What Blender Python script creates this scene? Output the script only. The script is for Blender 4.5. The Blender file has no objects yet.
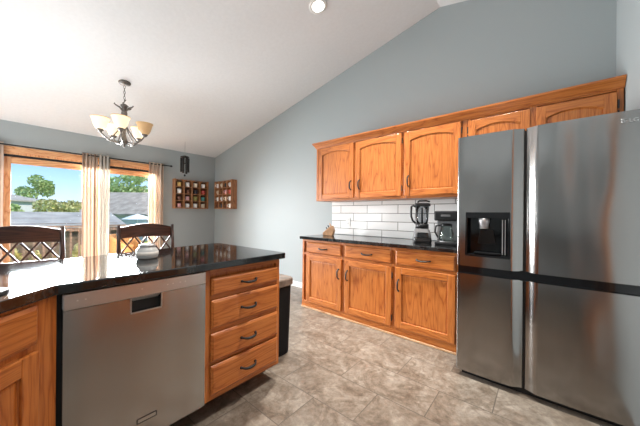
import bpy, bmesh, math, random
from mathutils import Vector, Matrix
random.seed(7)
PI = math.pi
SC = bpy.context.scene
COL = SC.collection

# ------------------------------------------------------------------ camera
cam_d = bpy.data.cameras.new('camera'); cam = bpy.data.objects.new('camera', cam_d); COL.objects.link(cam)
yaw = math.radians(40.122); roll = math.radians(0.509)
fw = Vector((-math.sin(yaw), math.cos(yaw), 0)); rt = Vector((math.cos(yaw), math.sin(yaw), 0)); up = Vector((0, 0, 1))
rt2 = rt*math.cos(roll) + up*math.sin(roll); up2 = up*math.cos(roll) - rt*math.sin(roll)
m = Matrix.Identity(4)
for i in range(3):
    m[i][0] = rt2[i]; m[i][1] = up2[i]; m[i][2] = -fw[i]
m.translation = Vector((5.79, -3.108, 1.191)); cam.matrix_world = m
cam_d.sensor_width = 36; cam_d.lens = 36*265.414/640; cam_d.shift_y = 1.56/640
cam_d.clip_start = 0.02; cam_d.clip_end = 300
SC.camera = cam

# ------------------------------------------------------------------ sky, sun, exposure
SC.view_settings.view_transform = 'Standard'; SC.view_settings.look = 'None'
SC.view_settings.gamma = 1; SC.view_settings.use_curve_mapping = False
SC.view_settings.exposure = 0.16
W = bpy.data.worlds.new('sky'); SC.world = W; W.use_nodes = True
nt = W.node_tree; nt.nodes.clear()
out = nt.nodes.new('ShaderNodeOutputWorld'); bg = nt.nodes.new('ShaderNodeBackground')
tc = nt.nodes.new('ShaderNodeTexCoord'); sep = nt.nodes.new('ShaderNodeSeparateXYZ')
rmp = nt.nodes.new('ShaderNodeValToRGB')
e = rmp.color_ramp.elements
e[0].position = 0.0; e[0].color = (0.74, 0.87, 1.0, 1)
e[1].position = 0.30; e[1].color = (0.27, 0.48, 0.84, 1)
k = rmp.color_ramp.elements.new(0.07); k.color = (0.50, 0.74, 0.98, 1)
k = rmp.color_ramp.elements.new(0.15); k.color = (0.25, 0.50, 0.92, 1)
nt.links.new(tc.outputs['Generated'], sep.inputs[0]); nt.links.new(sep.outputs['Z'], rmp.inputs[0])
nt.links.new(rmp.outputs[0], bg.inputs[0]); nt.links.new(bg.outputs[0], out.inputs[0])
bg.inputs[1].default_value = 1.35

def lamp(name, kind, loc, energy, color=(1, 1, 1), **kw):
    d = bpy.data.lights.new(name, kind); d.energy = energy; d.color = color
    for k_, v in kw.items(): setattr(d, k_, v)
    o = bpy.data.objects.new(name, d); COL.objects.link(o); o.location = loc
    return o
sun = lamp('sun', 'SUN', (0, 0, 20), 3.8, (1, 0.92, 0.80), angle=0.01)
sun.rotation_euler = Vector((0.62, 0.50, 0.72)).to_track_quat('Z', 'Y').to_euler()
# unseen fill lamps added to brighten vault and corner; area lamp boosting patio door daylight
for lx_, ly_, lz_, le_, ld_ in ((5.1, -3.75, 2.0, 22, (0, 0, -1)), (1.7, -3.95, 1.0, 38, (0.36, -0.62, -0.70))):
    o = lamp('fill_light', 'AREA', (lx_, ly_, lz_), le_, (0.96, 0.98, 1), shape='RECTANGLE', size=1.6, size_y=0.9)
    o.rotation_euler = Vector(ld_).to_track_quat('Z', 'Y').to_euler()
o = lamp('patio_daylight', 'AREA', (-0.30, -2.15, 1.15), 500, (0.96, 0.98, 1), shape='RECTANGLE', size=1.7, size_y=1.8, spread=math.radians(130))
o.rotation_euler = (0, -PI/2+math.radians(24), 0)

# ------------------------------------------------------------------ materials
def new_mat(name):
    mt = bpy.data.materials.new(name); mt.use_nodes = True
    n = mt.node_tree; return mt, n, n.nodes['Principled BSDF']
def N(n, t, **kw):
    x = n.nodes.new(t)
    for k_, v in kw.items():
        if k_ in x.inputs: x.inputs[k_].default_value = v
        else: setattr(x, k_, v)
    return x
def ramp(n, src, stops):
    r = n.nodes.new('ShaderNodeValToRGB'); el = r.color_ramp.elements
    el[0].position, el[0].color = stops[0][0], (*stops[0][1], 1)
    el[1].position, el[1].color = stops[-1][0], (*stops[-1][1], 1)
    for p, c in stops[1:-1]:
        q = el.new(p); q.color = (*c, 1)
    n.links.new(src, r.inputs[0]); return r
def coords(n, scale=(1, 1, 1), kind='Object', loc=(0, 0, 0), rot=(0, 0, 0)):
    t = n.nodes.new('ShaderNodeTexCoord'); mp = n.nodes.new('ShaderNodeMapping')
    mp.inputs['Scale'].default_value = scale; mp.inputs['Location'].default_value = loc; mp.inputs['Rotation'].default_value = rot
    n.links.new(t.outputs[kind], mp.inputs[0]); return mp
def bump(n, b, src, strength, dist=0.01):
    bp = n.nodes.new('ShaderNodeBump'); bp.inputs['Strength'].default_value = strength; bp.inputs['Distance'].default_value = dist
    n.links.new(src, bp.inputs['Height']); n.links.new(bp.outputs[0], b.inputs['Normal'])
def plain(name, col, rough=0.5, metal=0.0, noise=0.0, nscale=30, spec=None, bumps=0.0):
    mt, n, b = new_mat(name)
    b.inputs['Base Color'].default_value = (*col, 1); b.inputs['Roughness'].default_value = rough; b.inputs['Metallic'].default_value = metal
    if spec is not None: b.inputs['Specular IOR Level'].default_value = spec
    c = coords(n); t = N(n, 'ShaderNodeTexNoise', Scale=nscale, Detail=3.0)
    n.links.new(c.outputs[0], t.inputs['Vector'])
    lo = [max(0, x*(1-noise)) for x in col]; hi = [min(1, x*(1+noise)) for x in col]
    r = ramp(n, t.outputs['Fac'], [(0.3, lo), (0.7, hi)]); n.links.new(r.outputs[0], b.inputs['Base Color'])
    if bumps: bump(n, b, t.outputs['Fac'], bumps, 0.004)
    return mt
def oak(name, axis, dark=(0.34, 0.085, 0.012), mid=(0.475, 0.142, 0.026), light=(0.54, 0.178, 0.037), rough=0.36):
    mt, n, b = new_mat(name)
    oi = n.nodes.new('ShaderNodeObjectInfo')
    off = N(n, 'ShaderNodeMath', operation='MULTIPLY'); off.inputs[1].default_value = 37.0; n.links.new(oi.outputs['Random'], off.inputs[0])
    s = [9.0, 9.0, 9.0]; s['XYZ'.index(axis)] = 1.0
    c = coords(n, s); add = N(n, 'ShaderNodeVectorMath', operation='ADD')
    n.links.new(c.outputs[0], add.inputs[0]); n.links.new(off.outputs[0], add.inputs[1])
    wv = N(n, 'ShaderNodeTexNoise', Scale=1.0, Detail=2.0, Distortion=0.35); n.links.new(add.outputs[0], wv.inputs['Vector'])
    # rings cut through the board: repeat the smooth noise
    ml = N(n, 'ShaderNodeMath', operation='MULTIPLY'); ml.inputs[1].default_value = 20.0; n.links.new(wv.outputs['Fac'], ml.inputs[0])
    fr = N(n, 'ShaderNodeMath', operation='PINGPONG'); fr.inputs[1].default_value = 1.0; n.links.new(ml.outputs[0], fr.inputs[0])
    s2 = [190.0]*3; s2['XYZ'.index(axis)] = 9.0
    c2 = coords(n, s2); po = N(n, 'ShaderNodeTexNoise', Scale=1.0, Detail=2.0); n.links.new(c2.outputs[0], po.inputs['Vector'])
    r1 = ramp(n, fr.outputs[0], [(0.0, dark), (0.22, mid), (1.0, light)])
    r2 = ramp(n, po.outputs['Fac'], [(0.34, (0.70, 0.60, 0.50)), (0.54, (1, 1, 1))])
    mx = N(n, 'ShaderNodeMix', data_type='RGBA', blend_type='MULTIPLY'); mx.inputs[0].default_value = 0.7
    n.links.new(r1.outputs[0], mx.inputs[6]); n.links.new(r2.outputs[0], mx.inputs[7])
    n.links.new(mx.outputs[2], b.inputs['Base Color']); b.inputs['Roughness'].default_value = rough
    b.inputs['Coat Weight'].default_value = 0.15; b.inputs['Coat Roughness'].default_value = 0.25
    bump(n, b, po.outputs['Fac'], 0.12, 0.002)
    return mt
def brushed(name, col, rough, axis, wave=0.25):
    mt, n, b = new_mat(name)
    b.inputs['Metallic'].default_value = 1.0
    s = [60.0]*3; s['XYZ'.index(axis)] = 1.2
    c = coords(n, s); t = N(n, 'ShaderNodeTexNoise', Scale=1.0, Detail=4.0); n.links.new(c.outputs[0], t.inputs['Vector'])
    r = ramp(n, t.outputs['Fac'], [(0.3, [x*0.985 for x in col]), (0.7, [x*1.012 for x in col])]); n.links.new(r.outputs[0], b.inputs['Base Color'])
    rr = N(n, 'ShaderNodeMapRange'); rr.inputs['To Min'].default_value = rough*0.96; rr.inputs['To Max'].default_value = rough*1.04
    n.links.new(t.outputs['Fac'], rr.inputs[0]); n.links.new(rr.outputs[0], b.inputs['Roughness'])
    c2 = coords(n, (4.0, 4.0, 1.0)); w = N(n, 'ShaderNodeTexNoise', Scale=1.0, Detail=1.0); n.links.new(c2.outputs[0], w.inputs['Vector'])
    bump(n, b, w.outputs['Fac'], wave, 0.03)
    return mt

M = {}
M['oak_v'] = oak('oak_upright_grain', 'Z'); M['oak_h'] = oak('oak_level_grain', 'X')
M['oak_y'] = oak('oak_casing_grain', 'Y', (0.50, 0.20, 0.07), (0.66, 0.32, 0.14), (0.74, 0.42, 0.21))
M['oak_c'] = oak('oak_casing_upright', 'Z', (0.50, 0.20, 0.07), (0.66, 0.32, 0.14), (0.74, 0.42, 0.21))
M['oak_toe'] = oak('oak_shoe_board', 'X', (0.42, 0.20, 0.09), (0.58, 0.33, 0.17), (0.66, 0.42, 0.25))
M['walnut'] = oak('dark_stool_wood', 'Y', (0.022, 0.008, 0.005), (0.045, 0.016, 0.009), (0.075, 0.028, 0.015), 0.3)
M['walnut_v'] = oak('dark_stool_wood_upright', 'Z', (0.022, 0.008, 0.005), (0.045, 0.016, 0.009), (0.075, 0.028, 0.015), 0.3)
M['rack'] = oak('mug_rack_wood', 'Z', (0.20, 0.08, 0.03), (0.33, 0.145, 0.058), (0.42, 0.20, 0.09), 0.5)
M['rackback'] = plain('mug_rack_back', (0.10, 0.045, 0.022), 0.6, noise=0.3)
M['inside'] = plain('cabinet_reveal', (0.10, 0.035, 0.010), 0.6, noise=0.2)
M['wall'] = plain('grey_blue_wall_paint', (0.345, 0.378, 0.382), 0.56, noise=0.02, nscale=140, bumps=0.05, spec=0.35)
M['ceil'] = plain('white_ceiling_texture', (0.735, 0.74, 0.745), 0.9, noise=0.02, nscale=30, bumps=0.2)
M['white'] = plain('white_trim_paint', (0.80, 0.79, 0.76), 0.4, noise=0.02)
M['black'] = plain('black_metal', (0.008, 0.0075, 0.0075), 0.5, noise=0.2)
M['matte'] = plain('matte_black_plastic', (0.006, 0.006, 0.007), 0.7, noise=0.2, spec=0.2)
M['blackpl'] = plain('black_plastic', (0.010, 0.010, 0.011), 0.32, noise=0.2)
M['gloss'] = plain('gloss_black_plastic', (0.006, 0.006, 0.007), 0.08, noise=0.1)
M['bronze'] = plain('brushed_pewter', (0.20, 0.185, 0.17), 0.4, 0.6, noise=0.35, nscale=60)
M['steel'] = brushed('brushed_fridge_steel', (0.355, 0.34, 0.33), 0.17, 'Z', 0.7)
M['steel_h'] = brushed('brushed_dishwasher_steel', (0.50, 0.49, 0.48), 0.24, 'Z', 0.55)
M['steel_hi'] = brushed('brushed_control_strip', (0.62, 0.60, 0.58), 0.34, 'Y', 0.05)
M['chrome'] = plain('chrome', (0.75, 0.75, 0.75), 0.15, 1.0)
M['grey'] = plain('grey_plastic', (0.10, 0.10, 0.105), 0.35, noise=0.1)
M['greymet'] = plain('silver_grey_plastic', (0.42, 0.42, 0.43), 0.3, 0.4, noise=0.1)
M['ceramic'] = plain('glazed_ceramic', (0.7, 0.7, 0.7), 0.2)
n = M['ceramic'].node_tree; oi = n.nodes.new('ShaderNodeObjectInfo'); n.links.new(oi.outputs['Color'], n.nodes['Principled BSDF'].inputs['Base Color'])
M['wax'] = plain('white_candle_wax', (0.80, 0.77, 0.72), 0.5, noise=0.05)
M['frost'] = plain('frosted_candle_glass', (0.50, 0.50, 0.49), 0.18, noise=0.06, nscale=12)
M['knife'] = plain('pale_beech_block', (0.42, 0.24, 0.13), 0.45, noise=0.25, nscale=18)
M['binlid'] = plain('taupe_bin_lid', (0.17, 0.13, 0.105), 0.35, noise=0.45, nscale=16)
M['wicker'] = plain('honey_wicker', (0.62, 0.33, 0.12), 0.6, noise=0.4, nscale=60)
M['deck'] = plain('weathered_deck_boards', (0.30, 0.23, 0.18), 0.7, noise=0.3, nscale=14)
M['railw'] = plain('deck_rail_wood', (0.26, 0.19, 0.14), 0.7, noise=0.3)
M['shingle'] = plain('grey_shingles', (0.40, 0.37, 0.33), 0.9, noise=0.25, nscale=2.2)
M['shingle2'] = plain('taupe_shingles', (0.43, 0.36, 0.29), 0.9, noise=0.25, nscale=2.0)
M['fencew'] = plain('brown_board_wall', (0.20, 0.14, 0.09), 0.8, noise=0.4, nscale=9)
M['siding'] = plain('pale_siding', (0.62, 0.63, 0.63), 0.8, noise=0.06)
M['grass'] = plain('lawn', (0.18, 0.28, 0.07), 0.9, noise=0.4, nscale=3)
M['leaf'] = plain('tree_leaves', (0.52, 0.62, 0.27), 0.7, noise=0.5, nscale=4)
M['leafy'] = plain('yellow_green_leaves', (0.68, 0.62, 0.28), 0.7, noise=0.5, nscale=4)
M['bark'] = plain('bark', (0.12, 0.08, 0.05), 0.9, noise=0.4)
M['canvas'] = plain('white_parasol_canvas', (0.85, 0.85, 0.83), 0.7)
M['sinkm'] = plain('black_composite_sink', (0.012, 0.012, 0.013), 0.35, noise=0.2)
M['gap'] = plain('black_gasket_and_gap', (0.006, 0.006, 0.006), 0.6)

# light-giving materials: bulbs in shades and recessed lamp
def glow(name, col, strength, base=(0.8, 0.7, 0.5)):
    mt, n, b = new_mat(name)
    b.inputs['Base Color'].default_value = (*base, 1); b.inputs['Roughness'].default_value = 0.35
    c = coords(n); t = N(n, 'ShaderNodeTexNoise', Scale=14.0, Detail=3.0); n.links.new(c.outputs[0], t.inputs['Vector'])
    r = ramp(n, t.outputs['Fac'], [(0.3, [x*0.8 for x in col]), (0.7, col)]); n.links.new(r.outputs[0], b.inputs['Emission Color'])
    b.inputs['Emission Strength'].default_value = strength; return mt
M['shade_lit'] = glow('lit_amber_glass', (1.0, 0.84, 0.58), 0.9, (0.75, 0.60, 0.40))
M['shade_dim'] = glow('amber_glass', (0.9, 0.55, 0.25), 0.16, (0.62, 0.42, 0.22))
M['bulb'] = glow('lit_bulb', (1.0, 0.86, 0.62), 6.0)
M['led'] = glow('recessed_lamp_glow', (1.0, 0.97, 0.92), 9.0)

# granite
mt, n, b = new_mat('black_granite'); M['granite'] = mt
c = coords(n); t = N(n, 'ShaderNodeTexNoise', Scale=90.0, Detail=4.0, Roughness=0.7); n.links.new(c.outputs[0], t.inputs['Vector'])
t2 = N(n, 'ShaderNodeTexNoise', Scale=5.0, Detail=5.0, Distortion=1.5); n.links.new(c.outputs[0], t2.inputs['Vector'])
r = ramp(n, t.outputs['Fac'], [(0.50, (0.006, 0.006, 0.007)), (0.64, (0.016, 0.016, 0.015)), (0.76, (0.07, 0.066, 0.06))])
r2 = ramp(n, t2.outputs['Fac'], [(0.50, (0, 0, 0)), (0.60, (0.020, 0.021, 0.020)), (0.64, (0, 0, 0))])
mx = N(n, 'ShaderNodeMix', data_type='RGBA', blend_type='ADD'); mx.inputs[0].default_value = 1.0
n.links.new(r.outputs[0], mx.inputs[6]); n.links.new(r2.outputs[0], mx.inputs[7]); n.links.new(mx.outputs[2], b.inputs['Base Color'])
b.inputs['Roughness'].default_value = 0.07; b.inputs['IOR'].default_value = 1.6

# floor tile: grey-brown stone planks laid in running bond
mt, n, b = new_mat('stone_floor_tile'); M['tile'] = mt
c = coords(n, loc=(0.605*0.5, 0.0, 0))
def brick(n, c, w, h, mort, offx, offy, smooth=0.1):
    mp = n.nodes.new('ShaderNodeVectorMath'); mp.operation = 'ADD'; mp.inputs[1].default_value = (offx, offy, 0)
    n.links.new(c, mp.inputs[0])
    bk = N(n, 'ShaderNodeTexBrick', Scale=1.0); bk.offset = 0.5; bk.offset_frequency = 2; bk.squash = 1.0
    for k_, v in (('Brick Width', w), ('Row Height', h), ('Mortar Size', mort), ('Mortar Smooth', smooth), ('Bias', 0.0)): bk.inputs[k_].default_value = v
    n.links.new(mp.outputs[0], bk.inputs['Vector']); return bk
tcn = n.nodes.new('ShaderNodeTexCoord')
bk = brick(n, tcn.outputs['Object'], 0.605, 0.302, 0.0032, -4.35 + 0.605*20 + 0.3025*0, 1.505 + 0.302*20)
bk.inputs['Color1'].default_value = (0.0, 0.0, 0.0, 1); bk.inputs['Color2'].default_value = (1, 1, 1, 1)
bk.inputs['Mortar'].default_value = (0.5, 0.5, 0.5, 1)
cn = coords(n, (1, 1, 1)); ofs = N(n, 'ShaderNodeVectorMath', operation='MULTIPLY_ADD'); ofs.inputs[1].default_value = (7, 7, 7)
n.links.new(bk.outputs['Color'], ofs.inputs[0]); n.links.new(cn.outputs[0], ofs.inputs[2])
t1 = N(n, 'ShaderNodeTexNoise', Scale=5.5, Detail=9.0, Roughness=0.72, Distortion=0.7); n.links.new(ofs.outputs[0], t1.inputs['Vector'])
t2 = N(n, 'ShaderNodeTexNoise', Scale=2.2, Detail=9.0, Roughness=0.66, Distortion=1.2); n.links.new(ofs.outputs[0], t2.inputs['Vector'])
r1 = ramp(n, t1.outputs['Fac'], [(0.30, (0.095, 0.071, 0.052)), (0.45, (0.165, 0.133, 0.104)), (0.58, (0.218, 0.185, 0.151)), (0.75, (0.31, 0.278, 0.240))])
r2 = ramp(n, t2.outputs['Fac'], [(0.47, (1, 1, 1)), (0.50, (0.66, 0.62, 0.58)), (0.53, (1, 1, 1))])
t3 = N(n, 'ShaderNodeTexNoise', Scale=24.0, Detail=8.0, Roughness=0.75, Distortion=0.4); n.links.new(ofs.outputs[0], t3.inputs['Vector'])
r3 = ramp(n, t3.outputs['Fac'], [(0.32, (0.62, 0.58, 0.54)), (0.50, (0.98, 0.98, 0.97)), (0.68, (1.38, 1.38, 1.38))])
m3 = N(n, 'ShaderNodeMix', data_type='RGBA', blend_type='MULTIPLY'); m3.inputs[0].default_value = 0.85
n.links.new(r1.outputs[0], m3.inputs[6]); n.links.new(r3.outputs[0], m3.inputs[7])
mx = N(n, 'ShaderNodeMix', data_type='RGBA', blend_type='MULTIPLY'); mx.inputs[0].default_value = 0.7
n.links.new(m3.outputs[2], mx.inputs[6]); n.links.new(r2.outputs[0], mx.inputs[7])
mg = N(n, 'ShaderNodeMix', data_type='RGBA'); n.links.new(bk.outputs['Fac'], mg.inputs[0])
n.links.new(mx.outputs[2], mg.inputs[6]); mg.inputs[7].default_value = (0.10, 0.082, 0.066, 1)
n.links.new(mg.outputs[2], b.inputs['Base Color']); b.inputs['Roughness'].default_value = 0.36
sb = N(n, 'ShaderNodeMath', operation='SUBTRACT'); n.links.new(t1.outputs['Fac'], sb.inputs[0]); n.links.new(bk.outputs['Fac'], sb.inputs[1])
bump(n, b, sb.outputs[0], 0.25, 0.004)

# subway tile (object local X along the wall, Z up)
mt, n, b = new_mat('white_subway_tile'); M['subway'] = mt
tcn = n.nodes.new('ShaderNodeTexCoord'); sp = n.nodes.new('ShaderNodeSeparateXYZ'); cb = n.nodes.new('ShaderNodeCombineXYZ')
n.links.new(tcn.outputs['Object'], sp.inputs[0]); n.links.new(sp.outputs['X'], cb.inputs['X']); n.links.new(sp.outputs['Z'], cb.inputs['Y'])
bk = brick(n, cb.outputs[0], 0.428, 0.1065, 0.0035, -3.785 + 0.428*20 + 0.214, -1.320 + 0.1065*40 , 0.0)
bk.inputs['Color1'].default_value = (0.86, 0.85, 0.83, 1); bk.inputs['Color2'].default_value = (0.92, 0.91, 0.89, 1); bk.inputs['Mortar'].default_value = (0.20, 0.185, 0.165, 1)
n.links.new(bk.outputs['Color'], b.inputs['Base Color']); b.inputs['Roughness'].default_value = 0.16
iv = N(n, 'ShaderNodeMath', operation='SUBTRACT'); iv.inputs[0].default_value = 1.0; n.links.new(bk.outputs['Fac'], iv.inputs[1]); bump(n, b, iv.outputs[0], 0.5, 0.003)

# window glass / clear appliance glass: thin see-through sheet with a faint mirror
def clear(name, tint, refl):
    mt, n, b = new_mat(name); n.nodes.remove(b)
    tr = n.nodes.new('ShaderNodeBsdfTransparent'); tr.inputs[0].default_value = (*tint, 1)
    gl = n.nodes.new('ShaderNodeBsdfGlossy'); gl.inputs['Roughness'].default_value = 0.02
    lw = n.nodes.new('ShaderNodeLayerWeight'); lw.inputs[0].default_value = 0.25
    ml = N(n, 'ShaderNodeMath', operation='MULTIPLY'); ml.inputs[1].default_value = refl; n.links.new(lw.outputs['Fresnel'], ml.inputs[0])
    mxs = n.nodes.new('ShaderNodeMixShader'); n.links.new(ml.outputs[0], mxs.inputs[0]); n.links.new(tr.outputs[0], mxs.inputs[1]); n.links.new(gl.outputs[0], mxs.inputs[2])
    n.links.new(mxs.outputs[0], n.nodes['Material Output'].inputs[0]); return mt
M['glass'] = clear('window_glass', (0.97, 0.98, 0.98), 0.35)
M['jarglass'] = clear('smoky_jar_glass', (0.80, 0.81, 0.82), 0.9)
M['pot'] = clear('carafe_glass', (0.86, 0.92, 0.90), 0.9)

# curtain cloth: woven, lets some daylight through
def cloth(name, c1, c2, stripes):
    mt, n, b = new_mat(name); n.nodes.remove(b)
    c = coords(n, (1, stripes, 1)); t = N(n, 'ShaderNodeTexNoise', Scale=1.0, Detail=2.0)
    c.inputs['Scale'].default_value = (0.0, stripes, 0.0); n.links.new(c.outputs[0], t.inputs['Vector'])
    r = ramp(n, t.outputs['Fac'], [(0.40, c1), (0.60, c2)])
    d = n.nodes.new('ShaderNodeBsdfDiffuse'); tl = n.nodes.new('ShaderNodeBsdfTranslucent')
    n.links.new(r.outputs[0], d.inputs[0]); n.links.new(r.outputs[0], tl.inputs[0])
    mxs = n.nodes.new('ShaderNodeMixShader'); mxs.inputs[0].default_value = 0.38
    n.links.new(d.outputs[0], mxs.inputs[1]); n.links.new(tl.outputs[0], mxs.inputs[2]); n.links.new(mxs.outputs[0], n.nodes['Material Output'].inputs[0]); return mt
M['cream'] = cloth('cream_curtain_cloth', (0.56, 0.38, 0.27), (0.86, 0.79, 0.71), 9)
M['tan'] = cloth('tan_striped_curtain_cloth', (0.34, 0.21, 0.14), (0.84, 0.75, 0.66), 24)
M['greyc'] = cloth('grey_beige_curtain_cloth', (0.42, 0.38, 0.34), (0.72, 0.67, 0.60), 46)

# ------------------------------------------------------------------ mesh helpers
class MB:
    def __init__(s): s.bm = bmesh.new(); s.mi = 0
    def _f(s, vs):
        try:
            f = s.bm.faces.new(vs); f.material_index = s.mi; return f
        except ValueError: return None
    def box(s, x0, y0, z0, x1, y1, z1):
        if x0 > x1: x0, x1 = x1, x0
        if y0 > y1: y0, y1 = y1, y0
        if z0 > z1: z0, z1 = z1, z0
        v = [s.bm.verts.new(p) for p in ((x0,y0,z0),(x1,y0,z0),(x1,y1,z0),(x0,y1,z0),(x0,y0,z1),(x1,y0,z1),(x1,y1,z1),(x0,y1,z1))]
        for q in ((3,2,1,0),(4,5,6,7),(0,1,5,4),(1,2,6,5),(2,3,7,6),(3,0,4,7)): s._f([v[i] for i in q])
        return s
    def prism(s, poly, vec):          # poly: list of 3D points, extruded by vec
        vec = Vector(vec); a = [s.bm.verts.new(p) for p in poly]; b_ = [s.bm.verts.new(Vector(p)+vec) for p in poly]
        k_ = len(poly); s._f(a[::-1]); s._f(b_)
        for i in range(k_): s._f([a[i], a[(i+1) % k_], b_[(i+1) % k_], b_[i]])
        return s
    def tube(s, pts, r, seg=8, cap=True):
        pts = [Vector(p) for p in pts]; rings = []
        rs = r if isinstance(r, (list, tuple)) else [r]*len(pts)
        ref = None
        for i, p in enumerate(pts):
            d = (pts[min(i+1, len(pts)-1)] - pts[max(i-1, 0)]).normalized()
            if ref is None:
                ref = d.orthogonal().normalized()
            ref = (ref - d*ref.dot(d)).normalized(); w = d.cross(ref)
            rings.append([s.bm.verts.new(p + (ref*math.cos(2*PI*j/seg) + w*math.sin(2*PI*j/seg))*rs[i]) for j in range(seg)])
        for a, b_ in zip(rings, rings[1:]):
            for j in range(seg): s._f([a[j], a[(j+1) % seg], b_[(j+1) % seg], b_[j]])
        if cap: s._f(rings[0][::-1]); s._f(rings[-1])
        return s
    def lathe(s, prof, c=(0, 0, 0), seg=20, ax='Z'):   # prof: (radius, height)
        rings = []
        for r, h in prof:
            ring = []
            for j in range(seg):
                a = 2*PI*j/seg; u, v_ = r*math.cos(a), r*math.sin(a)
                p = {'Z': (u, v_, h), 'X': (h, u, v_), 'Y': (v_, h, u)}[ax]
                ring.append(s.bm.verts.new(Vector(p)+Vector(c)))
            rings.append(ring)
        for a, b_ in zip(rings, rings[1:]):
            for j in range(seg): s._f([a[j], a[(j+1) % seg], b_[(j+1) % seg], b_[j]])
        if prof[0][0] > 1e-6: s._f(rings[0][::-1])
        if prof[-1][0] > 1e-6: s._f(rings[-1])
        return s
    def build(s, name, mats, parent=None, bevel=0, smooth=False, loc=None, seg=2):
        bmesh.ops.remove_doubles(s.bm, verts=s.bm.verts, dist=1e-6)
        bmesh.ops.recalc_face_normals(s.bm, faces=s.bm.faces)
        me = bpy.data.meshes.new(name)
        if smooth:
            for f in s.bm.faces: f.smooth = True
        s.bm.to_mesh(me); s.bm.free()
        o_ = bpy.data.objects.new(name, me); COL.objects.link(o_)
        for mm in (mats if isinstance(mats, (list, tuple)) else [mats]): me.materials.append(M[mm])
        if parent: o_.parent = parent
        if loc: o_.location = loc
        if bevel:
            bv = o_.modifiers.new('edge', 'BEVEL'); bv.width = bevel; bv.segments = seg; bv.limit_method = 'ANGLE'; bv.angle_limit = math.radians(40)
        return o_
def tag(o_, label, cat, group=None, kind=None):
    o_['label'] = label; o_['category'] = cat
    if group: o_['group'] = group
    if kind: o_['kind'] = kind
    return o_
def thing(name, label, cat, loc=(0, 0, 0), rz=0, group=None):
    o_ = bpy.data.objects.new(name, None); COL.objects.link(o_); o_.empty_display_size = 0.1
    o_.location = loc; o_.rotation_euler = (0, 0, rz); return tag(o_, label, cat, group)
def struct(o_): o_['kind'] = 'structure'; return o_
def copy_tree(o_, parent=None):
    c_ = o_.copy(); COL.objects.link(c_)
    if parent: c_.parent = parent
    for ch in list(o_.children): copy_tree(ch, c_)
    return c_

# ------------------------------------------------------------------ the room shell
XR, YR = 6.22, -4.50                      # right wall and rear wall
def cz(x): return 2.477 + 0.212*x if x < 4.89 else 3.5137 - 0.24*(x-4.89)
struct(MB().box(-0.14, YR-0.14, -0.12, XR+0.14, 0.14, 0).build('floor', 'tile'))
mb = MB()
mb.prism([(-0.14, YR-0.14, cz(-0.14)), (4.89, YR-0.14, cz(4.89)), (4.89, YR-0.14, cz(4.89)+0.15), (-0.14, YR-0.14, cz(-0.14)+0.15)], (0, -YR+0.28, 0))
mb.prism([(4.89, YR-0.14, cz(4.89)), (XR+0.14, YR-0.14, cz(XR+0.14)), (XR+0.14, YR-0.14, cz(XR+0.14)+0.15), (4.89, YR-0.14, cz(4.89)+0.15)], (0, -YR+0.28, 0))
struct(mb.build('ceiling', 'ceil'))
def gable(y0, y1):
    return MB().prism([(-0.14, y0, 0), (XR+0.14, y0, 0), (XR+0.14, y0, cz(XR+0.14)-0.001), (4.89, y0, cz(4.89)-0.001), (-0.14, y0, cz(-0.14)-0.001)], (0, y1-y0, 0))
struct(gable(0, 0.13).build('wall_far', 'wall'))
struct(gable(YR-0.13, YR).build('wall_rear', 'wall'))
WY0, WY1, WZ = -3.16, -1.20, 2.04          # patio door opening
mb = MB(); mb.box(-0.13, YR, 0, 0, WY0, 2.476); mb.box(-0.13, WY1, 0, 0, 0, 2.476); mb.box(-0.13, WY0, WZ, 0, WY1, 2.476)
struct(mb.build('wall_left', 'wall'))
DY0, DY1, DZ = -2.56, -1.80, 2.03          # doorway in the right wall, beside the photographer
mb = MB(); mb.box(XR, YR, 0, XR+0.13, DY0, cz(XR)-0.03); mb.box(XR, DY1, 0, XR+0.13, 0, cz(XR)-0.03); mb.box(XR, DY0, DZ, XR+0.13, DY1, cz(XR)-0.03)
struct(mb.build('wall_right', 'wall'))
mb = MB(); mb.box(0.012, -0.013, 0, 3.405, -0.001, 0.085); struct(mb.build('baseboard_far', 'white', bevel=0.004))
mb = MB(); mb.box(0.001, WY1+0.10, 0, 0.013, -0.015, 0.085); mb.box(0.001, YR+0.02, 0, 0.013, WY0-0.10, 0.085)
struct(mb.build('baseboard_left', 'white', bevel=0.004))
# door_1 on the right wall with oak casing
dr = struct(MB().box(XR+0.04, DY0+0.004, 0.008, XR+0.08, DY1-0.004, DZ-0.004).build('door_1', 'oak_v'))
mb = MB()
for y0, y1 in ((DY0-0.085, DY0), (DY1, DY1+0.085)): mb.box(XR-0.018, y0, 0.001, XR-0.001, y1, DZ+0.085)
mb.box(XR-0.018, DY0, DZ, XR-0.001, DY1, DZ+0.085); mb.build('casing', 'oak_c', dr, 0.004)
mb = MB(); mb.lathe([(0.0, -0.065), (0.022, -0.06), (0.027, -0.045), (0.018, -0.025), (0.01, -0.02), (0.01, 0.0)], (XR+0.04, DY0+0.07, 0.95), 14, 'X'); mb.build('knob', 'bronze', dr, smooth=True)

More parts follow.
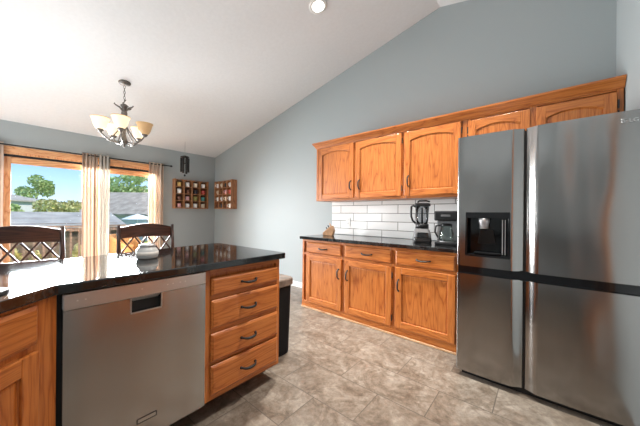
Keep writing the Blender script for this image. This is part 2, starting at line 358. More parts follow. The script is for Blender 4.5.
# ------------------------------------------------------------------ window_1: wide patio door unit with oak frame
wn = struct(MB().box(-0.13, WY0, 0.001, -0.001, WY0+0.035, WZ).box(-0.13, WY1-0.035, 0.001, -0.001, WY1, WZ).box(-0.13, WY0+0.035, WZ-0.03, -0.001, WY1-0.035, WZ).box(-0.13, WY0+0.035, 0.001, -0.001, WY1-0.035, 0.03).build('window_1', ['oak_c']))
mb = MB(); mb.box(0.001, WY0-0.075, 0.001, 0.020, WY0, WZ+0.08); mb.box(0.001, WY1, 0.001, 0.020, WY1+0.075, WZ+0.08); mb.mi = 1; mb.box(0.001, WY0, WZ, 0.020, WY1, WZ+0.08)
mb.build('casing', ['oak_c', 'oak_y'], wn, 0.004)
mid = -2.10
for (a, b_, x) in ((WY0+0.036, mid+0.04, -0.035), (mid-0.03, WY1-0.036, -0.085)):
    mb = MB(); mb.box(x-0.02, a, 0.032, x+0.02, a+0.065, WZ-0.065); mb.box(x-0.02, b_-0.065, 0.032, x+0.02, b_, WZ-0.065)
    mb.mi = 1; mb.box(x-0.02, a+0.065, WZ-0.155, x+0.02, b_-0.065, WZ-0.065); mb.box(x-0.02, a+0.065, 0.032, x+0.02, b_-0.065, 0.14)
    sash = mb.build('sash', ['oak_c', 'oak_y'], wn, 0.003)
    MB().box(x-0.003, a+0.06, 0.135, x+0.003, b_-0.06, WZ-0.15).build('pane', 'glass', sash)
MB().box(-0.11, WY0+0.036, WZ-0.064, -0.012, WY1-0.036, WZ-0.031).build('gap_strip', 'gap', wn)  # solid black strip filling the gap above the sashes

# ------------------------------------------------------------------ ceiling: recessed lamp(s)
def downlight(x, y, label, power, vis=True):
    t_ = thing('recessed_light', label, 'ceiling light', (x, y, cz(x)-0.001), 0, 'recessed ceiling lights')
    sl = math.atan(0.212) if x < 4.89 else -math.atan(0.24)
    t_.rotation_euler = (0, -sl, 0)
    MB().lathe([(0.062, -0.004), (0.066, -0.010), (0.090, -0.008), (0.094, 0.0)], seg=28).build('trim_ring', 'white', t_, smooth=True)
    MB().lathe([(0.0, -0.006), (0.061, -0.006), (0.061, -0.002)], seg=24).build('lens', 'led', t_)
    l = lamp('recessed_light_beam', 'AREA', (0, 0, -0.015), power*1.15, (1, 0.95, 0.88), shape='DISK', size=0.12, spread=math.radians(84))
    l.parent = t_
    return t_
downlight(4.008, -1.055, 'round white recessed light glowing in the sloped white ceiling', 22)
for x, y in ((5.42, -1.05), (4.01, -2.9), (5.42, -3.0), (2.7, -3.9)):  # first matches a wall highlight; the rest are unseen lamps added for light
    downlight(x, y, 'unseen round recessed light in the ceiling over the kitchen, above the view', 20 if y > -2 else 3)

# ------------------------------------------------------------------ cabinet builders (local: x along, front at -y, z up)
def handle_mb(cx, y, z, length, vertical):
    mb = MB(); h = length/2; pts = []; rs = []
    for i in range(13):
        q = -1 + 2*i/12; d = 0.028*(1-q**4)*1.0; s_ = q*h; sag = 0.006*(1-q*q)
        pts.append((cx + (sag*0 if vertical else s_), y - 0.004 - d, z + (s_ if vertical else -sag)))
        rs.append(0.0055 + 0.003*(1-q*q))
    mb.tube(pts, rs, 8)
    for sg in (-1, 1):
        c_ = (cx, y, z + sg*h) if vertical else (cx + sg*h, y, z)
        mb.lathe([(0.009, 0.0), (0.008, -0.006), (0.004, -0.012)], c_, 10, 'Y')
    return mb
def hinge(parent, x, y, z):
    MB().box(x-0.004, y-0.006, z-0.028, x+0.004, y, z+0.028).lathe([(0.005, -0.03), (0.005, 0.03)], (x, y-0.006, z), 8).build('hinge', 'black', parent)
def door(parent, x0, x1, z0, z1, y, arch=0.0, hx=None, hz=None, hl=0.11, hinges=None):
    st, th = 0.062, 0.020; mb = MB(); yf = y-th
    mb.box(x0, yf, z0, x0+st, y, z1); mb.box(x1-st, yf, z0, x1, y, z1); mb.mi = 1; mb.box(x0+st, yf, z0, x1-st, y, z0+st)
    xi, xj = x0+st, x1-st
    def top(q):                                     # q 0..1 across the opening
        s_ = 2*q-1; return z1-st - arch*s_*s_
    if arch:
        k_ = 18; lo = [(xi+(xj-xi)*i/k_, yf, top(i/k_)) for i in range(k_+1)]
        for i in range(k_):
            mb.prism([lo[i], lo[i+1], (lo[i+1][0], yf, z1), (lo[i][0], yf, z1)], (0, th, 0))
    else: mb.box(xi, yf, z1-st, xj, y, z1)
    d = mb.build('door', ['oak_v', 'oak_h'], parent, 0.004)
    mb = MB(); ib = 0.016
    def outline(ins, yy):
        pts = [(xi+ins, yy, z0+st+ins), (xj-ins, yy, z0+st+ins)]
        for i in range(19):
            q = 1-i/18; pts.append((xi+ins+(xj-xi-2*ins)*q, yy, (top(q) if arch else z1-st)-ins))
        return pts
    loops = [outline(-0.004, y-0.001), outline(-0.004, yf+0.006), outline(0.004, yf+0.013), outline(ib, yf+0.010)]
    vs = [[mb.bm.verts.new(p) for p in L] for L in loops]
    mb._f(vs[0]); mb._f(vs[-1])
    for a, b_ in zip(vs, vs[1:]):
        for i in range(len(a)): mb._f([a[i], a[(i+1) % len(a)], b_[(i+1) % len(a)], b_[i]])
    mb.build('panel', 'oak_v', d)
    if hx is not None: handle_mb(hx, yf, hz, hl, True).build('handle', 'black', d, smooth=True)
    if hinges is not None:
        for z in (z0+0.085, z1-0.085): hinge(d, hinges, yf+0.012, z)
    return d
def drawer(parent, x0, x1, z0, z1, y, hl=0.115, handle=True):
    th = 0.020; yf = y-th; mb = MB(); e_ = 0.014
    a = [(x0, y, z0), (x1, y, z0), (x1, y, z1), (x0, y, z1)]
    b_ = [(x, yf+0.009, z) for x, _, z in a]
    c_ = [(x0+e_, yf, z0+e_), (x1-e_, yf, z0+e_), (x1-e_, yf, z1-e_), (x0+e_, yf, z1-e_)]
    vs = [[mb.bm.verts.new(p) for p in L] for L in (a, b_, c_)]
    mb._f(vs[0]); mb._f(vs[2])
    for p, q in zip(vs, vs[1:]):
        for i in range(4): mb._f([p[i], p[(i+1) % 4], q[(i+1) % 4], q[i]])
    d = mb.build('drawer', 'oak_h', parent, 0.003)
    if handle: handle_mb((x0+x1)/2, yf, (z0+z1)/2, hl, False).build('handle', 'black', d, smooth=True)
    return d
def carcass(parent, x0, x1, depth, z0, z1, cols, rows, toe=None, mats=('oak_v', 'oak_h', 'inside')):
    """box with a face frame; cols = stile centre lines, rows = rail centre lines"""
    mb = MB(); y0 = -depth
    mb.box(x0, y0+0.019, z0, x1, -0.002, z1)
    mb.box(x0, y0, z0, x0+0.032, y0+0.019, z1); mb.box(x1-0.032, y0, z0, x1, y0+0.019, z1)
    for c_ in cols: mb.box(c_-0.024, y0, z0, c_+0.024, y0+0.019, z1)
    mb.mi = 1
    for r_, w in rows: mb.box(x0+0.032, y0+0.0006, r_-w/2, x1-0.032, y0+0.019, r_+w/2)
    return mb.build('body', list(mats), parent, 0.002)

# base run along the far wall: two-door unit and one-door unit
X0, XA, XB = 3.392, 4.650, 5.250
t = thing('base_cabinet', 'two-door oak base cabinet at the open left end of the far counter', 'cabinet', (0, 0, 0), 0, 'oak base cabinets')
carcass(t, X0, XA-0.001, 0.61, 0.06, 0.873, [4.047], [(0.86, 0.03), (0.69, 0.03), (0.075, 0.03)])
drawer(t, 3.478, 4.022, 0.708, 0.842, -0.61, 0.12); drawer(t, 4.070, 4.634, 0.708, 0.842, -0.61, 0.12)
door(t, 3.478, 4.022, 0.088, 0.677, -0.61, 0, 3.989, 0.508, 0.11)
door(t, 4.070, 4.634, 0.088, 0.677, -0.61, 0, 4.110, 0.508, 0.11, 4.640)
MB().box(X0-0.002, -0.612, 0.001, XA-0.001, -0.01, 0.059).build('plinth', 'oak_h', t)
MB().box(X0-0.002, -0.624, 0.001, XA-0.001, -0.6125, 0.020).build('shoe_strip', 'oak_toe', t, 0.004)
t = thing('base_cabinet', 'single-door oak base cabinet under the blender, next to the fridge', 'cabinet', (0, 0, 0), 0, 'oak base cabinets')
carcass(t, XA, XB, 0.61, 0.06, 0.873, [], [(0.86, 0.03), (0.69, 0.03), (0.075, 0.03)])
drawer(t, 4.675, 5.218, 0.708, 0.845, -0.61, 0.12)
door(t, 4.675, 5.218, 0.092, 0.680, -0.61, 0, 4.712, 0.508, 0.11)
MB().box(XA, -0.612, 0.001, XB, -0.01, 0.059).build('plinth', 'oak_h', t)
MB().box(XA, -0.624, 0.001, XB, -0.6125, 0.020).build('shoe_strip', 'oak_toe', t, 0.004)
mb = MB(); mb.box(3.372, -0.648, 0.8735, 5.262, -0.002, 0.910)
tag(mb.build('countertop', 'granite', bevel=0.006), 'long black granite countertop along the white tiled backsplash', 'countertop')
mb = MB(); mb.box(3.413, -0.012, 0.915, 5.28, -0.001, 1.371)
struct(mb.build('trim_1', 'subway'))

# wall cabinets
t = thing('wall_cabinet', 'two-door oak wall cabinet at the left end, above the knife block', 'cabinet', (0, 0, 0), 0, 'oak wall cabinets')
carcass(t, 3.374, 4.620, 0.325, 1.374, 2.110, [4.007], [(2.096, 0.026), (1.389, 0.03)])
door(t, 3.428, 3.992, 1.400, 2.086, -0.325, 0.034, 3.957, 1.557, 0.11)
door(t, 4.022, 4.605, 1.400, 2.084, -0.325, 0.034, 4.080, 1.558, 0.11, 4.612)
t = thing('wall_cabinet', 'single-door oak wall cabinet above the blender', 'cabinet', (0, 0, 0), 0, 'oak wall cabinets')
carcass(t, 4.621, 5.235, 0.325, 1.374, 2.110, [], [(2.096, 0.026), (1.389, 0.03)])
door(t, 4.638, 5.186, 1.402, 2.082, -0.325, 0.034, 4.686, 1.556, 0.11, 5.194)
t = thing('wall_cabinet', 'short two-door oak cabinet above the fridge', 'cabinet', (0, 0, 0), 0, 'oak wall cabinets')
carcass(t, 5.236, 6.214, 0.325, 1.805, 2.110, [5.720], [(2.098, 0.024), (1.817, 0.024)])
door(t, 5.250, 5.700, 1.826, 2.072, -0.325, 0.036, None, None, 0, 5.245)
door(t, 5.738, 6.180, 1.826, 2.072, -0.325, 0.036, None, None, 0, 6.187)
# crown moulding: profile swept along the front with a return at the open left end
prof = [(0.0, 2.0960), (0.010, 2.096), (0.013, 2.105), (0.020, 2.112), (0.030, 2.126), (0.044, 2.140), (0.052, 2.148), (0.056, 2.152), (0.058, 2.166), (0.0, 2.166)]
mb = MB(); xl, xr, yf = 3.373, 6.216, -0.3255
path = []
for d, z in prof: path.append([(xl-d*0.6, -0.003, z), (xl-d*0.6, yf-d, z), (xr, yf-d, z)])
vs = [[mb.bm.verts.new(p) for p in row] for row in path]
for a, b_ in zip(vs, vs[1:]):
    for i in range(2): mb._f([a[i], a[i+1], b_[i+1], b_[i]])
for i in range(2): mb._f([vs[-1][i], vs[-1][i+1], vs[0][i+1], vs[0][i]])
mb._f([v[0] for v in vs]); mb._f([v[2] for v in vs])
tag(mb.build('crown_molding', 'oak_h'), 'oak crown molding running along the tops of the wall cabinets', 'molding')

# ------------------------------------------------------------------ fridge
FX0, FS, FX1, FY = 5.290, 5.694, 6.204, -0.906
t = thing('refrigerator', 'large stainless steel four-door refrigerator with a water dispenser', 'refrigerator', (0, 0, 0))
MB().box(FX0+0.004, -0.84, 0.03, FX1-0.004, -0.03, 1.765).build('body', 'grey', t, 0.004)
MB().box(FX0+0.03, -0.855, 0.001, FX1-0.03, -0.80, 0.045).build('toe_grille', 'blackpl', t)
MB().box(FX0+0.006, -0.882, 0.76, FX1-0.006, -0.841, 0.826).build('handle_channel', 'gloss', t)
MB().box(FS-0.01, -0.868, 0.04, FS+0.01, -0.841, 1.765).build('center_gasket', 'gap', t)
def fdoor(x0, x1, z0, z1, gapside, hole=None):
    """steel door: slightly bowed front, broad rolled edge on the side of the centre gap"""
    xs = [0.0, 0.004, 0.012]; w = x1-x0
    def yprof(u):                      # u from the outer edge 0 to the gap edge w
        y = FY - 0.004*math.sin(PI*min(1, max(0, u/w)))
        if u < 0.012: y += 0.012 - math.sqrt(max(0, 0.012**2 - (0.012-u)**2))
        g = w-u
        if g < 0.070: y += 0.0150*(1 - math.cos(PI*(0.070-g)/0.070))
        if g < 0.010: y += 0.010*(1 - math.sqrt(max(0, 1-((0.010-g)/0.010)**2)))
        return y
    us = [0, .001, .003, .006, .012] + [0.012+(w-0.082)*i/14 for i in range(1, 15)] + [w-0.070+0.060*i/14 for i in range(1, 15)] + [w-0.010+0.010*math.sin(PI/2*i/7) for i in range(1, 8)]
    if hole: us = sorted(us + [hole[0]-x0, hole[1]-x0]) if gapside > 0 else us
    zs = [z0, z1] if not hole else [z0, hole[2], hole[3], z1]
    X = lambda u: x0+u if gapside > 0 else x1-u
    mb = MB(); g = [[mb.bm.verts.new((X(u), yprof(u), z)) for u in us] for z in zs]
    bk = [[mb.bm.verts.new((X(u), -0.846, z)) for u in (0, w)] for z in (z0, z1)]
    for i in range(len(zs)-1):
        for j in range(len(us)-1):
            if hole and i == 1 and us[j] >= hole[0]-x0-1e-6 and us[j+1] <= hole[1]-x0+1e-6: continue
            mb._f([g[i][j], g[i][j+1], g[i+1][j+1], g[i+1][j]])
    mb._f(g[0] + [bk[0][1], bk[0][0]]); mb._f(g[-1] + [bk[1][1], bk[1][0]])
    mb._f([r_[0] for r_ in g] + [bk[1][0], bk[0][0]]); mb._f([r_[-1] for r_ in g] + [bk[1][1], bk[0][1]]); mb._f([bk[0][0], bk[0][1], bk[1][1], bk[1][0]])
    if hole:
        hx0, hx1, hz0, hz1 = hole; mb.mi = 1
        ring = lambda y: [mb.bm.verts.new(p) for p in ((hx0, y, hz0), (hx1, y, hz0), (hx1, y, hz1), (hx0, y, hz1))]
        a, b_ = ring(FY-0.002), ring(-0.853)
        for i in range(4): mb._f([a[i], a[(i+1) % 4], b_[(i+1) % 4], b_[i]])
        mb._f(b_)
    d = mb.build('door', ['steel', 'gloss'], t, smooth=True)
    md = d.modifiers.new('flat', 'EDGE_SPLIT'); md.split_angle = math.radians(28)
    return d
HX0, HX1, HZ0, HZ1 = 5.355, 5.612, 0.904, 1.212
ul = fdoor(FX0, FS-0.004, 0.822, 1.777, 1, (HX0, HX1, HZ0, HZ1))
ur = fdoor(FS+0.004, FX1, 0.822, 1.777, -1)
fdoor(FX0, FS-0.004, 0.045, 0.764, 1); fdoor(FS+0.004, FX1, 0.045, 0.764, -1)
# dispenser: bezel, nozzle block, paddle, drip tray, side strip
mb = MB(); yb = FY-0.010
mb.box(HX0-0.006, yb, HZ1-0.035, HX1+0.006, FY+0.02, HZ1+0.006); mb.box(HX0-0.006, yb, HZ0-0.006, HX1+0.006, FY+0.02, HZ0+0.008)
mb.box(HX0-0.006, yb, HZ0+0.008, HX0+0.006, FY+0.02, HZ1-0.035); mb.box(HX1-0.006, yb, HZ0+0.008, HX1+0.006, FY+0.02, HZ1-0.035)
dsp = mb.build('dispenser', 'gloss', t, 0.003)
MB().lathe([(0.026, 0.0), (0.028, 0.03), (0.034, 0.05), (0.034, 0.075)], (5.462, -0.882, 1.10), 16).build('nozzle', 'greymet', dsp, smooth=True)
mb = MB(); mb.prism([(5.42, -0.862, 0.99), (5.53, -0.862, 0.99), (5.515, -0.875, 1.09), (5.435, -0.875, 1.09)], (0, 0.006, 0)); mb.build('paddle', 'blackpl', dsp, 0.004)
MB().box(5.40, -0.905, 0.921, 5.56, -0.858, 0.930).build('drip_tray', 'blackpl', dsp, 0.003)
mb = MB(); mb.box(5.572, -0.912, 0.925, 5.577, -0.898, 1.165); mb.box(5.588, -0.912, 0.925, 5.592, -0.898, 1.165); mb.build('strip', 'greymet', dsp)
# round mark and two letters on the upper right corner
mb = MB(); mb.tube([(6.128+0.011*math.cos(a*PI/12), FY-0.0055, 1.722+0.011*math.sin(a*PI/12)) for a in range(3, 26)], 0.0014, 6)
mb.box(6.124, FY-0.006, 1.717, 6.126, FY-0.004, 1.728); mb.box(6.126, FY-0.006, 1.717, 6.131, FY-0.004, 1.719)
bd = mb.build('badge', 'chrome', ur)
cu = bpy.data.curves.new('badge_letters', 'FONT'); cu.body = 'LG'; cu.size = 0.030; cu.extrude = 0.0012
to = bpy.data.objects.new('badge_letters', cu); COL.objects.link(to); dg = bpy.context.evaluated_depsgraph_get()
lm = bpy.data.meshes.new_from_object(to.evaluated_get(dg)); bpy.data.objects.remove(to)
lo_ = bpy.data.objects.new('lettering', lm); COL.objects.link(lo_); lm.materials.append(M['chrome'])
lo_.parent = ur; lo_.location = (6.143, FY-0.0040, 1.711); lo_.rotation_euler = (PI/2, 0, 0)

# ------------------------------------------------------------------ peninsula (fronts face +x)
RZ = PI/2                         # local x -> world y, local -y -> world +x
PX = 3.74                         # back of the cabinets
t = thing('drawer_cabinet', 'oak four-drawer base cabinet at the end of the peninsula', 'cabinet', (PX, -2.378, 0), RZ)
D = 4.332-PX; L = 0.550
carcass(t, 0, L, D, 0.115, 0.873, [], [(0.858, 0.03), (0.708, 0.03), (0.512, 0.032), (0.335, 0.032), (0.130, 0.03)])
for z0, z1 in ((0.719, 0.822), (0.528, 0.692), (0.338, 0.499), (0.146, 0.316)): drawer(t, 0.030, L-0.024, z0, z1, -D, 0.105)
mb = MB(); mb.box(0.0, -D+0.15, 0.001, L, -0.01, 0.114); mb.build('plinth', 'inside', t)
mb = MB(); mb.box(-0.598-0.04, 0.0, 0.001, L, 0.016, 0.873); mb.build('back_panel', 'oak_v', t)
# dishwasher
t = thing('dishwasher', 'stainless steel dishwasher built in under the peninsula counter', 'dishwasher', (PX, -2.981, 0), RZ)
w = 0.600
MB().box(0.006, -D+0.02, 0.115, w-0.004, -0.02, 0.868).build('tub', 'gap', t)
y = -D-0.022
# pocket handle is a real recess between strip and door
hx0, hx1, hz0 = 0.248, 0.369, 0.734
mb = MB()
mb.box(0.022, y, 0.122, hx0, -D+0.018, 0.800); mb.box(hx1, y, 0.122, w-0.006, -D+0.018, 0.800); mb.box(hx0, y, 0.122, hx1, -D+0.018, hz0)
mb.mi = 1; mb.box(hx0, -D+0.010, hz0, hx1, -D+0.018, 0.800)
dd = mb.build('door', ['steel_h', 'gap'], t)
MB().box(0.022, y-0.004, 0.802, w-0.006, -D+0.018, 0.866).build('control_strip', 'steel_hi', t, 0.003)
mb = MB(); mb.box(hx0-0.004, y-0.003, hz0-0.006, hx1+0.004, y+0.004, hz0); mb.box(hx0-0.006, y-0.003, hz0, hx0, y+0.004, 0.800); mb.box(hx1, y-0.003, hz0, hx1+0.006, y+0.004, 0.800)
mb.prism([(hx0, y+0.002, 0.800), (hx1, y+0.002, 0.800), (hx1-0.008, y+0.018, 0.782), (hx0+0.008, y+0.018, 0.782)], (0, 0.003, 0))
mb.build('pocket_handle', 'steel_hi', dd, 0.0015)
mb = MB(); mb.box(0.272, y-0.0015, 0.208, 0.355, y, 0.232); nb = mb.build('nameplate', 'blackpl', dd)
MB().box(0.276, y-0.0022, 0.213, 0.351, y-0.001, 0.228).build('nameplate_face', 'steel_hi', dd)
for xx in (0.06, 0.085, 0.285, 0.395, 0.42, 0.455, 0.48): MB().box(xx, y-0.0048, 0.833, xx+0.006, y-0.004, 0.839).build('indicator_mark', 'white', t)
MB().box(0.01, -D+0.15, 0.001, w-0.006, -D+0.165, 0.112).build('toe_panel', 'blackpl', t)
# corner sink cabinet, turned 45 degrees
CX, CY = 4.343, -2.976; r45 = math.radians(135)
ex = Vector((-0.70711, 0.70711, 0)); ey = Vector((-0.70711, -0.70711, 0))   # local axes in the world
SL = 0.95; sd = 0.55
org = Vector((CX, CY, 0)) - ex*SL + ey*sd
t = thing('sink_cabinet', 'oak corner cabinet set at an angle under the sink, left of the dishwasher', 'cabinet', tuple(org), r45)
mb = MB(); mb.box(0, -sd, 0.115, SL, -sd+0.019, 0.873); mb.box(0.02, -sd+0.019, 0.115, SL-0.02, -0.25, 0.70); mb.build('body', 'oak_v', t, 0.002)
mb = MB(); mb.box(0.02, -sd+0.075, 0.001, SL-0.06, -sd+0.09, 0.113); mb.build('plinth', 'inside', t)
drawer(t, SL-0.50, SL-0.088, 0.722, 0.860, -sd, 0.11); drawer(t, 0.06, SL-0.53, 0.722, 0.860, -sd, 0.11)
door(t, SL-0.50, SL-0.088, 0.150, 0.698, -sd, 0, SL-0.47, 0.52, 0.11); door(t, 0.06, SL-0.53, 0.150, 0.698, -sd, 0, SL-0.56, 0.52, 0.11)
# granite top of the peninsula, angled at the sink, then along the rear wall
c1 = Vector((4.378, -2.982, 0)); c2 = c1 + Vector((0.70711, -0.70711, 0))*1.12
poly = [(3.42, -1.829), (3.452, -1.795), (4.358, -1.795), (4.376, -1.813), (c1.x, c1.y), (c2.x, c2.y), (XR-0.003, c2.y), (XR-0.003, YR+0.003), (3.70, YR+0.003), (3.66, -3.12)]
cut = [(3.95, -3.28), (4.30, -3.63), (4.65, -3.28+0.0), (4.30, -2.93)]
mb = MB(); bm = mb.bm
# sink opening: square turned 45 degrees
sc = c1 + Vector((0.70711, -0.70711, 0))*0.43 + Vector((-0.70711, -0.70711, 0))*0.30
hw, hd = 0.36, 0.205
exx, eyy = Vector((0.70711, -0.70711, 0)), Vector((-0.70711, -0.70711, 0))
rim = lambda a, b_: [sc + exx*a*i + eyy*b_*j for i, j in ((-1, -1), (1, -1), (1, 1), (-1, 1))]
hole = rim(hw, hd)
for z in (0.874, 0.914):
    o_ = [bm.verts.new((p[0], p[1], z)) for p in poly]; h_ = [bm.verts.new((p.x, p.y, z)) for p in hole]
    ed = []
    for L_ in (o_, h_):
        for i in range(len(L_)): ed.append(bm.edges.new((L_[i], L_[(i+1) % len(L_)])))
    bmesh.ops.triangle_fill(bm, use_beauty=True, use_dissolve=False, edges=ed)
    if z < 0.9: o0, h0 = o_, h_
for A, B in ((o0, o_), (h0, h_)):
    for i in range(len(A)): mb._f([A[i], A[(i+1) % len(A)], B[(i+1) % len(B)], B[i]])
# drop any face that filled the opening
for f in list(bm.faces):
    c_ = f.calc_center_median() - Vector((sc.x, sc.y, 0))
    if abs(c_.dot(exx)) < hw-0.01 and abs(c_.dot(eyy)) < hd-0.01 and all(abs(abs((v.co-sc).dot(exx))-hw) < 1e-3 for v in f.verts) and abs(f.normal.z) > 0.5: bm.faces.remove(f)
tag(mb.build('countertop', 'granite', bevel=0.006), 'wide black granite peninsula countertop with an angled corner, above the dishwasher', 'countertop')
sk = thing('sink', 'black sink set into the angled corner of the peninsula counter', 'sink', (sc.x, sc.y, 0.914), math.radians(-45))
mb = MB()
def rr(a, b_, z, r_=0.05):
    pts = []
    for cx_, cy_, a0 in ((a-r_, b_-r_, 0), (-a+r_, b_-r_, 90), (-a+r_, -b_+r_, 180), (a-r_, -b_+r_, 270)):
        for i in range(5): an = math.radians(a0+22.5*i); pts.append((cx_+r_*math.cos(an), cy_+r_*math.sin(an), z))
    return pts
loops = [rr(hw+0.02, hd+0.02, 0.0008, 0.06), rr(hw+0.018, hd+0.018, 0.009, 0.06), rr(hw-0.008, hd-0.008, 0.009), rr(hw-0.012, hd-0.012, 0.0), rr(hw-0.02, hd-0.02, -0.18), rr(hw-0.05, hd-0.05, -0.195, 0.03)]
vs = [[mb.bm.verts.new(p) for p in L_] for L_ in loops]
for a, b_ in zip(vs, vs[1:]):
    for i in range(len(a)): mb._f([a[i], a[(i+1) % len(a)], b_[(i+1) % len(a)], b_[i]])
mb._f(vs[-1]); mb.build('basin', 'sinkm', sk)

# ------------------------------------------------------------------ things on the counters
# candle jar
t = thing('candle_jar', 'squat white candle jar on the black peninsula counter, in front of the right stool', 'candle', (3.935, -2.545, 0.9145)); t.scale = (0.84, 0.84, 0.98)
MB().lathe([(0.0, 0.0), (0.058, 0.0), (0.066, 0.006), (0.070, 0.022), (0.069, 0.045), (0.060, 0.062), (0.050, 0.069), (0.049, 0.078), (0.046, 0.078)], seg=28).build('jar', 'frost', t, smooth=True)
MB().lathe([(0.0675, 0.022), (0.0715, 0.024), (0.0712, 0.042), (0.067, 0.046)], seg=28).build('label_band', 'wax', t, smooth=True)
MB().lathe([(0.0, 0.092), (0.030, 0.091), (0.050, 0.087), (0.053, 0.080), (0.053, 0.074), (0.049, 0.074)], seg=28).build('lid', 'greymet', t, smooth=True)
# knife block at the left end of the far counter
t = thing('knife_block', 'small pale wooden knife block at the left end of the far counter', 'knife block', (3.60, -0.30, 0.9105), math.radians(18)); t.scale = (0.88, 0.88, 0.88)
MB().prism([(-0.10, -0.045, 0.0), (0.05, -0.045, 0.0), (0.075, -0.045, 0.075), (0.045, -0.045, 0.155), (0.005, -0.045, 0.135), (-0.105, -0.045, 0.04)], (0, 0.09, 0)).build('block', 'knife', t, 0.006)
for i in range(3):
    d0 = Vector((0.025-0.035*i, -0.022+0.02*i, 0.140-0.030*i)); d1 = d0 + Vector((-0.045, 0, 0.085))*0.55
    MB().tube([d0, d0.lerp(d1, .5), d1], [0.008, 0.010, 0.007], 8).build('knife_handle', 'blackpl' if i else 'knife', t, smooth=True)
# outlet
t = thing('wall_outlet', 'white outlet plate on the subway tile to the right of the knife block', 'outlet', (3.70, -0.0125, 1.093))
MB().box(-0.036, -0.005, -0.058, 0.036, -0.0002, 0.058).build('plate', 'white', t, 0.002)
for z in (-0.024, 0.024):
    mb = MB(); mb.lathe([(0.017, 0.0), (0.017, -0.0065), (0.0, -0.0065)], (0, 0, z), 16, 'Y'); s_ = mb.build('socket', 'white', t)
    mb = MB(); mb.box(-0.007, -0.0072, z-0.004, -0.005, -0.006, z+0.006); mb.box(0.005, -0.0072, z-0.004, 0.007, -0.006, z+0.006); mb.build('slot', 'gap', s_)
# blender
t = thing('blender', 'tall black and grey countertop blender with a smoky jug', 'blender', (4.815, -0.29, 0.9105), math.radians(24))
def rect_loft(mb, secs):
    vs = []
    for (a, b_, z) in secs: vs.append([mb.bm.verts.new(p) for p in rr(a, b_, z, min(a, b_)*0.35)])
    mb._f(vs[0][::-1]); mb._f(vs[-1])
    for p, q in zip(vs, vs[1:]):
        for i in range(len(p)): mb._f([p[i], p[(i+1) % len(p)], q[(i+1) % len(p)], q[i]])
    return mb
rect_loft(MB(), [(0.085, 0.100, 0.0), (0.088, 0.103, 0.02), (0.084, 0.098, 0.055)]).build('foot', 'blackpl', t, 0.003)
bs = rect_loft(MB(), [(0.083, 0.097, 0.056), (0.080, 0.092, 0.10), (0.068, 0.074, 0.135), (0.060, 0.062, 0.145)]).build('motor_base', 'grey', t, 0.003)
mb = MB(); mb.prism([(-0.055, -0.0985, 0.060), (0.055, -0.0985, 0.060), (0.050, -0.092, 0.108), (-0.050, -0.092, 0.108)], (0, -0.004, 0.0)); pn = mb.build('control_panel', 'gloss', bs, 0.003)
MB().lathe([(0.066, 0.146), (0.066, 0.185), (0.060, 0.192)], seg=20).build('blade_collar', 'blackpl', t, smooth=True)
MB().lathe([(0.056, 0.193), (0.062, 0.25), (0.070, 0.375), (0.068, 0.375), (0.060, 0.25), (0.053, 0.195), (0.0, 0.195)], seg=24).build('jug', 'jarglass', t, smooth=True)
MB().tube([(0, 0, 0.196), (0, 0, 0.36)], 0.010, 10).build('blade_shaft', 'blackpl', t)
ld = rect_loft(MB(), [(0.074, 0.074, 0.376), (0.077, 0.077, 0.382), (0.075, 0.075, 0.405), (0.05, 0.05, 0.412)]).build('lid', 'blackpl', t, 0.003)
MB().tube([(-0.045, 0, 0.416), (-0.03, 0, 0.432), (0.04, 0, 0.434), (0.075, 0, 0.424)], 0.009, 8).build('lid_latch', 'blackpl', ld, smooth=True)
MB().tube([(-0.064, 0, 0.372), (-0.090, 0, 0.384), (-0.106, 0, 0.372), (-0.110, 0, 0.320), (-0.108, 0, 0.270), (-0.092, 0, 0.226), (-0.062, 0, 0.195)], 0.011, 10).build('jug_handle', 'blackpl', t, smooth=True)
# coffee maker beside it
t = thing('coffee_maker', 'black drip coffee maker with a glass carafe, between the blender and the fridge', 'coffee maker', (5.062, -0.30, 0.9105), math.radians(10))
MB().box(-0.095, -0.15, 0.0, 0.10, 0.13, 0.030).build('base', 'blackpl', t, 0.008)
MB().lathe([(0.065, 0.031), (0.065, 0.035), (0.0, 0.035)], (0, -0.055, 0), 20).build('warming_plate', 'greymet', t)
MB().box(-0.095, 0.045, 0.031, 0.10, 0.13, 0.23).build('water_tank', 'greymet', t, 0.008)
MB().box(-0.10, -0.15, 0.232, 0.10, 0.13, 0.325).build('head', 'blackpl', t, 0.012)
mb = MB(); mb.box(-0.04, -0.154, 0.270, 0.04, -0.1495, 0.290); mb.build('control_panel', 'grey', t, 0.002)
cf = MB().lathe([(0.0, 0.037), (0.058, 0.037), (0.066, 0.06), (0.064, 0.11), (0.048, 0.165), (0.050, 0.180)], (0, -0.055, 0), 24).build('carafe', 'pot', t, smooth=True)
MB().lathe([(0.0, 0.205), (0.040, 0.204), (0.052, 0.196), (0.052, 0.181)], (0, -0.055, 0), 20).build('carafe_lid', 'blackpl', cf, smooth=True)
MB().tube([(-0.050, -0.072, 0.185), (-0.090, -0.085, 0.180), (-0.098, -0.088, 0.12), (-0.072, -0.08, 0.07)], 0.008, 8).build('carafe_handle', 'blackpl', cf, smooth=True)
mb = MB(); mb.tube([(4.972, -0.020, 1.09), (4.976, -0.035, 1.03), (4.962, -0.05, 0.97), (4.985, -0.07, 0.925), (5.02, -0.09, 0.920), (5.05, -0.11, 0.926)], 0.0035, 6)
mb.box(4.958, -0.036, 1.078, 4.986, -0.019, 1.106)
tag(mb.build('power_cord', 'blackpl'), 'thin black power cord plugged in on the tile behind the coffee maker', 'cord')
t = thing('wall_outlet', 'white outlet plate behind the coffee maker with a cord plugged in', 'outlet', (4.972, -0.0125, 1.093))
MB().box(-0.036, -0.005, -0.058, 0.036, -0.0002, 0.058).build('plate', 'white', t, 0.002)

